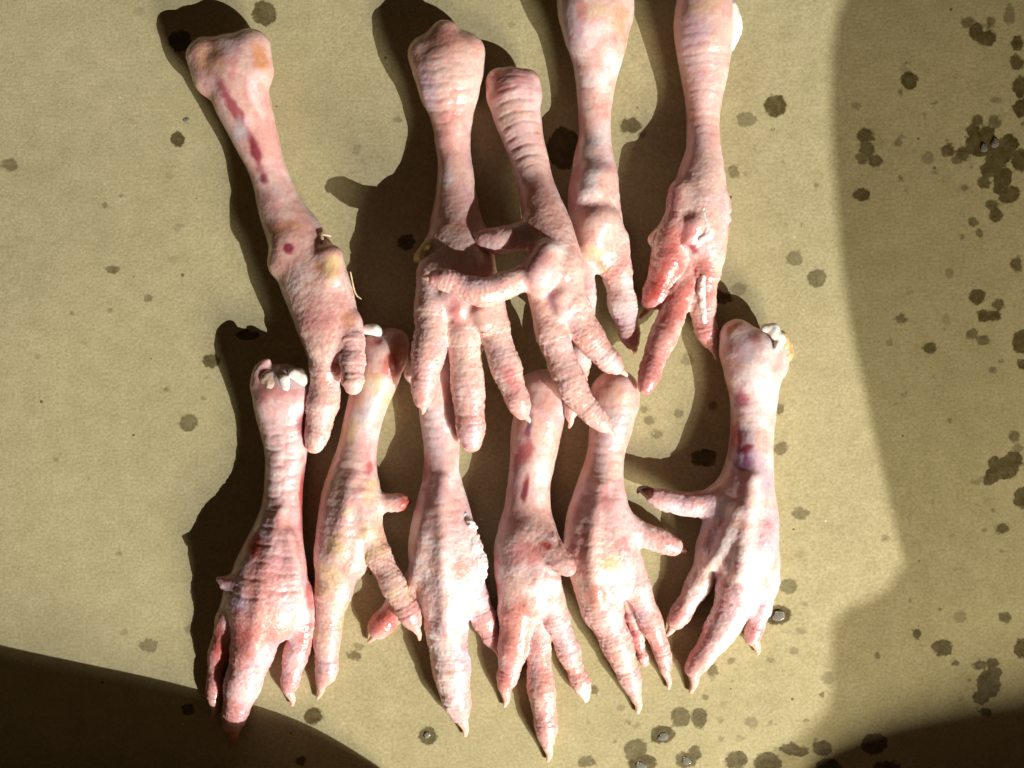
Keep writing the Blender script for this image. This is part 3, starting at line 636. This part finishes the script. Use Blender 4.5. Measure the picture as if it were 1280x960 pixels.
build_foot('lower-row foot third from left, pale frosty skin and one thick pointed middle toe',
  [shank([(542, 455, 30, 28), (546, 490, 27, 27), (550, 525, 25, 25), (552, 562, 23, 24), (552, 600, 25, 25), (553, 640, 36, 29), (554, 680, 45, 31), (560, 718, 45, 31), (560, 745, 36, 29)]),
   Ch([(520, 452, 16, 26), (518, 466, 14, 26)], 'pad', 3),
   Ch([(556, 735, 34, 30), (558, 780, 28, 28), (563, 825, 25, 25), (569, 865, 21, 21), (575, 890, 14, 16)], 'toe', 2.6, 13, .25),
   Ch([(532, 710, 20, 26), (515, 738, 19, 20), (495, 762, 18, 17), (474, 784, 15, 14)], 'toe', 2.0, 13, .2),
   Ch([(585, 725, 20, 26), (598, 758, 17, 18), (610, 785, 15, 14), (617, 802, 11, 11)], 'toe', 2.0, 13, .2),
   Ch([(585, 660, 9, 44), (592, 690, 13, 42), (596, 712, 13, 40), (590, 732, 10, 38)], 'toe', 2.0, 9, .4),
   Ch([(552, 600, 6, 45), (552, 645, 7, 55), (553, 690, 8, 61), (556, 740, 8, 58), (558, 790, 7, 50)], 'pad', 3.2), Ch([(540, 640, 6, 46), (528, 690, 8, 50), (520, 725, 7, 38)], 'pad', 3.2)],
  (LILAC, WHITE, PEACH),
  [(534, 620, 7, 40, 0, ROSE, .5), (548, 650, 26, 30, 0, PEACH, .35), (580, 715, 16, 18, 0, PEACH, .7), (588, 660, 10, 22, 0, WHITE, .9), (600, 705, 10, 26, 0, WHITE, .8), (566, 800, 16, 14, 0, PEACH, .5), (480, 778, 26, 18, -40, (0.62, 0.22, 0.18), .8), (565, 860, 20, 30, 0, WHITE, .6), (605, 785, 16, 24, -20, (0.62, 0.34, 0.28), .6), (550, 560, 16, 50, 0, LILAC, .5), (530, 590, 6, 24, 0, RED, .5)],
  scutes=(490, 690, 12, .15, 'double'), wetlines=[(592, 655, 8, 16, 0)], seed=8, tip=.45,
  claws=[(claw(575, 893, 583, 925, 8, 16, 3), CLAW), (claw(474, 785, 458, 806, 7, 14, 4), CLAW), (claw(617, 804, 624, 824, 6, 11, 3), CLAW)],
  extra=[('loose_skin', [Ch([(581, 645, 5, 46), (588, 664, 8, 46), (594, 684, 9, 46), (602, 704, 8, 42), (600, 724, 7, 40), (586, 740, 5, 40)], 'toe', 1.5, flat=.55), Ch([(586, 652, 4, 50), (592, 660, 4, 46)], 'toe', 1)], PEEL, 2.2)])

build_foot('lower-row foot fourth from left, reddish sole with three toes and purple cut line on shank',
  [shank([(680, 490, 30, 28), (674, 522, 33, 30), (668, 560, 31, 28), (661, 602, 28, 26), (659, 640, 31, 28), (658, 680, 41, 31), (660, 715, 42, 32), (664, 740, 36, 30)]),
   Ch([(666, 484, 18, 28), (664, 500, 18, 28)], 'pad', 3), Ch([(694, 492, 17, 32), (692, 506, 18, 32)], 'pad', 3),
   Ch([(648, 722, 29, 30), (647, 765, 25, 27), (643, 805, 20, 22), (636, 838, 15, 17), (632, 858, 10, 12)], 'toe', 1.0, 13, .2),
   Ch([(668, 755, 16, 20), (673, 812, 16, 18), (677, 860, 18, 18), (682, 900, 16, 16), (684, 925, 11, 12)], 'toe', .8, 13, .3),
   Ch([(682, 738, 22, 30), (698, 780, 17, 23), (711, 815, 15, 17), (723, 846, 13, 14), (729, 862, 11, 11)], 'toe', .8, 11, .35),
   Ch([(664, 668, 24, 42), (684, 684, 19, 54), (702, 703, 15, 64), (709, 710, 12, 66)], 'hallux', 4.5, 12, .1),
   Ch([(672, 722, 16, 50), (692, 728, 10, 48)], 'pad', 2.4)],
  (PINKW, PEACH, CREAM),
  [(658, 480, 8, 30, 0, YELLOW, .4), (661, 535, 5, 22, 10, PURPLE, .8), (654, 565, 14, 26, 10, (0.55, 0.16, 0.16), .7), (657, 610, 5, 24, 10, BRUISE, .8), (685, 500, 16, 22, 0, PEACH, .7), (675, 600, 14, 50, 5, WHITE, .6), (655, 690, 40, 18, 0, (0.60, 0.28, 0.25), .7), (683, 682, 14, 8, 20, RED, .8), (645, 790, 30, 50, 0, (0.66, 0.30, 0.25), .7), (632, 850, 14, 20, 0, (0.62, 0.24, 0.22), .7), (680, 738, 30, 12, -10, WHITE, .7), (700, 705, 16, 14, 0, PINKW, .5),
   (680, 850, 12, 40, 0, (0.66, 0.32, 0.28), .6), (620, 730, 8, 30, 0, RED, .5), (730, 862, 12, 12, 0, WHITE, 1.0), (710, 810, 14, 24, 0, LILAC, .4)],
  wetlines=[(675, 620, 8, 20, 0), (694, 770, 16, 14, 0)], seed=9, tip=.5,
  claws=[(claw(632, 860, 630, 888, 7, 12, 3), CLAW), (claw(684, 928, 685, 956, 7, 12, 3), CLAW), (claw(728, 860, 733, 880, 9, 11, 4), CART)])

build_foot('lower-row foot second from right, wet mottled shank and dark-clawed hind toe pointing right',
  [shank([(770, 490, 30, 29), (764, 528, 28, 27), (757, 570, 25, 25), (751, 610, 31, 28), (748, 650, 42, 32), (750, 690, 46, 33), (758, 722, 38, 31)]),
   Ch([(755, 490, 16, 28), (754, 502, 16, 28)], 'pad', 3), Ch([(785, 492, 14, 30), (784, 506, 14, 30)], 'pad', 3),
   Ch([(742, 712, 32, 33), (752, 758, 27, 30), (769, 800, 21, 24), (784, 838, 16, 18), (792, 862, 11, 13)], 'toe', 1.2, 14, .2),
   Ch([(776, 690, 24, 30), (796, 736, 18, 26), (813, 776, 15, 20), (826, 810, 12, 15), (832, 832, 9, 11)], 'toe', 1.0, 12, .2),
   Ch([(784, 745, 11, 12), (797, 800, 9, 9), (806, 828, 6, 7)], 'toe', .8),
   Ch([(775, 655, 22, 30), (800, 667, 16, 28), (825, 676, 15, 26), (842, 683, 12, 24)], 'hallux', 2.4, 11, .25),
   Ch([(751, 610, 7, 51), (744, 660, 8, 60), (740, 705, 8, 61), (748, 750, 7, 55)], 'pad', 3.2), Ch([(758, 630, 6, 53), (772, 670, 7, 57), (785, 708, 7, 52)], 'pad', 3.2)],
  (CREAM, PINKW, PEACH),
  [(768, 492, 26, 12, 0, ORNG, .4), (768, 530, 18, 40, 10, (0.60, 0.58, 0.60), .6), (758, 625, 10, 20, 0, ROSE, .6), (780, 690, 8, 20, 0, ROSE, .6), (765, 705, 16, 12, 0, YELLOW, .7), (748, 745, 20, 22, 0, (0.70, 0.36, 0.28), .7), (725, 680, 12, 40, 0, ROSE, .4), (790, 790, 8, 30, -20, RED, .5), (800, 770, 12, 14, 0, LILAC, .6), (785, 835, 18, 20, 0, PEACH, .6), (777, 840, 8, 14, 0, WHITE, .7), (820, 800, 14, 26, -20, ROSE, .5), (820, 676, 26, 10, 15, ROSE, .5), (755, 560, 16, 40, 0, LILAC, .4)],
  scutes=(500, 700, 12, .16, 'double'), wetlines=[(766, 540, 9, 40, 8), (763, 570, 8, 14, 0), (770, 510, 14, 10, 0), (758, 760, 12, 30, -20)], seed=10, tip=.45,
  claws=[(claw(793, 864, 798, 897, 8, 13, 3), CLAW), (claw(830, 834, 837, 867, 6, 11, 3), CLAW), (claw(838, 682, 863, 690, 9, 24, 18), CLAWD)])

build_foot('rightmost foot of the lower row, whitish with purple bruise on shank and hooked hind toe',
  [shank([(940, 446, 37, 34), (942, 462, 38, 34), (942, 492, 32, 30), (941, 532, 28, 27), (938, 572, 30, 28), (933, 612, 37, 30), (931, 650, 43, 32), (930, 690, 44, 32), (930, 720, 34, 30)]),
   Ch([(921, 420, 22, 32), (922, 440, 23, 34)], 'pad', 3), Ch([(965, 440, 22, 32), (966, 455, 20, 32)], 'pad', 4),
   Ch([(905, 648, 26, 30), (889, 690, 20, 24), (877, 722, 17, 20), (860, 752, 15, 16), (845, 776, 12, 13)], 'toe', 1.4, 13, .2),
   Ch([(932, 688, 34, 36), (924, 735, 29, 33), (908, 775, 23, 26), (887, 808, 18, 20), (868, 835, 13, 14)], 'toe', 1.0, 14, .2),
   Ch([(953, 700, 24, 28), (954, 740, 18, 20), (946, 775, 14, 14), (940, 796, 11, 11)], 'toe', 2.2, 13, .2),
   Ch([(912, 618, 22, 28), (885, 629, 18, 30), (855, 630, 15, 34), (830, 625, 14, 38), (817, 620, 11, 40)], 'hallux', 2.6, 10, .3),
   Ch([(940, 600, 8, 56), (932, 660, 9, 61), (926, 715, 9, 62)], 'pad', 3.2), Ch([(922, 640, 7, 58), (905, 680, 8, 50), (888, 705, 7, 42)], 'pad', 3.2), Ch([(952, 660, 7, 54), (958, 710, 8, 46)], 'pad', 3.2)],
  (LILAC, WHITE, PEACH),
  [(918, 408, 20, 10, -10, ORNG, .6), (928, 440, 24, 20, 0, LILAC, .6), (945, 425, 10, 8, 0, RED, .4), (926, 500, 12, 24, 0, (0.48, 0.16, 0.20), .75), (920, 545, 8, 22, 0, (0.50, 0.07, 0.08), .85), (928, 575, 18, 20, 0, PURPLE, .85), (922, 570, 8, 12, 0, (0.60, 0.55, 0.70), .7), (932, 560, 14, 6, -20, BRUISE, .8), (925, 600, 14, 16, 0, (0.50, 0.28, 0.36), .5),
   (925, 655, 26, 9, 12, PEACH, .7), (905, 740, 12, 34, 10, (0.72, 0.42, 0.40), .6), (940, 740, 20, 50, 10, WHITE, .7), (870, 800, 30, 26, -40, (0.68, 0.36, 0.33), .6), (945, 790, 14, 20, 0, ROSE, .6), (880, 720, 14, 14, 0, CREAM, .6), (850, 770, 14, 16, 0, ROSE, .6), (845, 632, 26, 10, 0, LILAC, .6), (900, 715, 5, 28, 20, RED, .4)],
  scutes=(490, 560, 12, .10, 'single'), wetlines=[(953, 520, 4, 34, 0), (935, 540, 6, 10, 0)], seed=11, tip=.5,
  claws=[(claw(868, 836, 862, 872, 8, 14, 3), CLAW), (claw(845, 776, 828, 800, 7, 13, 3), CLAW), (claw(941, 797, 949, 822, 7, 11, 3), CLAW), ([(819, 622, 9, 40), (808, 614, 7, 42), (800, 612, 4, 36), (797, 616, 1.5, 30)], CLAWD)],
  extra=[('joint_cartilage', [Ch([(957, 410, 6, 52), (967, 411, 8, 52)], 'pad', 1.2), Ch([(968, 417, 7, 54), (975, 425, 8, 52), (969, 436, 4, 56)], 'pad', 1.0)], CART, 0.25),
         ('joint_cartilage', [Ch([(975, 424, 12, 40), (982, 440, 11, 36), (978, 448, 10, 36)], 'pad', 2)], make_flesh('amber_cartilage', (0.70, 0.52, 0.30), .3, .6), 0.5)])

# ------------------------------------------------------------------ water droplets standing on the soaked spots
DROPS = [(973, 770, 9, 6, 'bright water droplet in an oval wet ring right of the lower-row feet'),
         (829, 921, 7, 5, 'water droplet on a dark spot below the second foot from the right'),
         (801, 957, 7, 5, 'water droplet at the bottom edge, on a wide wet patch below the feet'),
         (858, 951, 6, 5, 'water droplet near the bottom edge, right of the wide wet patch'),
         (534, 919, 4, 4, 'tiny water droplet on a round spot left of the thick pointed toe'),
         (1230, 185, 5, 5, 'left water droplet of two on the big dark blotch at the right'),
         (1244, 179, 5, 6, 'right water droplet of two on the big dark blotch at the right'),
         (233, 150, 4, 3, 'tiny water droplet on bare cardboard left of the leftmost upper foot')]
for x, y, rx, ry, lab in DROPS:
    n, mm = 20, 7; V = []; Q = []
    b0 = P(x, y)
    for i in range(mm):
        a = i / mm * math.pi / 2
        for j in range(n):
            t = 2 * math.pi * j / n; w = 1 + .12 * math.sin(2 * t + x) + .08 * math.sin(3 * t + y)
            V.append(b0 + np.array([rx * .3 * w * math.cos(a) * math.cos(t), ry * .3 * w * math.cos(a) * math.sin(t), .05 + min(rx, ry) * .3 * .34 * math.sin(a)]))
    V.append(b0 + np.array([0, 0, .05 + min(rx, ry) * .102])); V.append(b0 + np.array([0, 0, .02]))
    for i in range(mm - 1):
        for j in range(n):
            k = (j + 1) % n; Q.append((i * n + j, i * n + k, i * n + n + k, i * n + n + j))
    top = (mm - 1) * n
    for j in range(0, n, 2):
        k, l = j + 1, (j + 2) % n
        Q.append((mm * n, top + j, top + k, top + l)); Q.append((mm * n + 1, l, k, j))
    o = mesh_obj('water_droplet', V, Q, WATER, None, b0)
    o['label'] = lab; o['category'] = 'droplet'; o['group'] = 'water droplets on the cardboard'
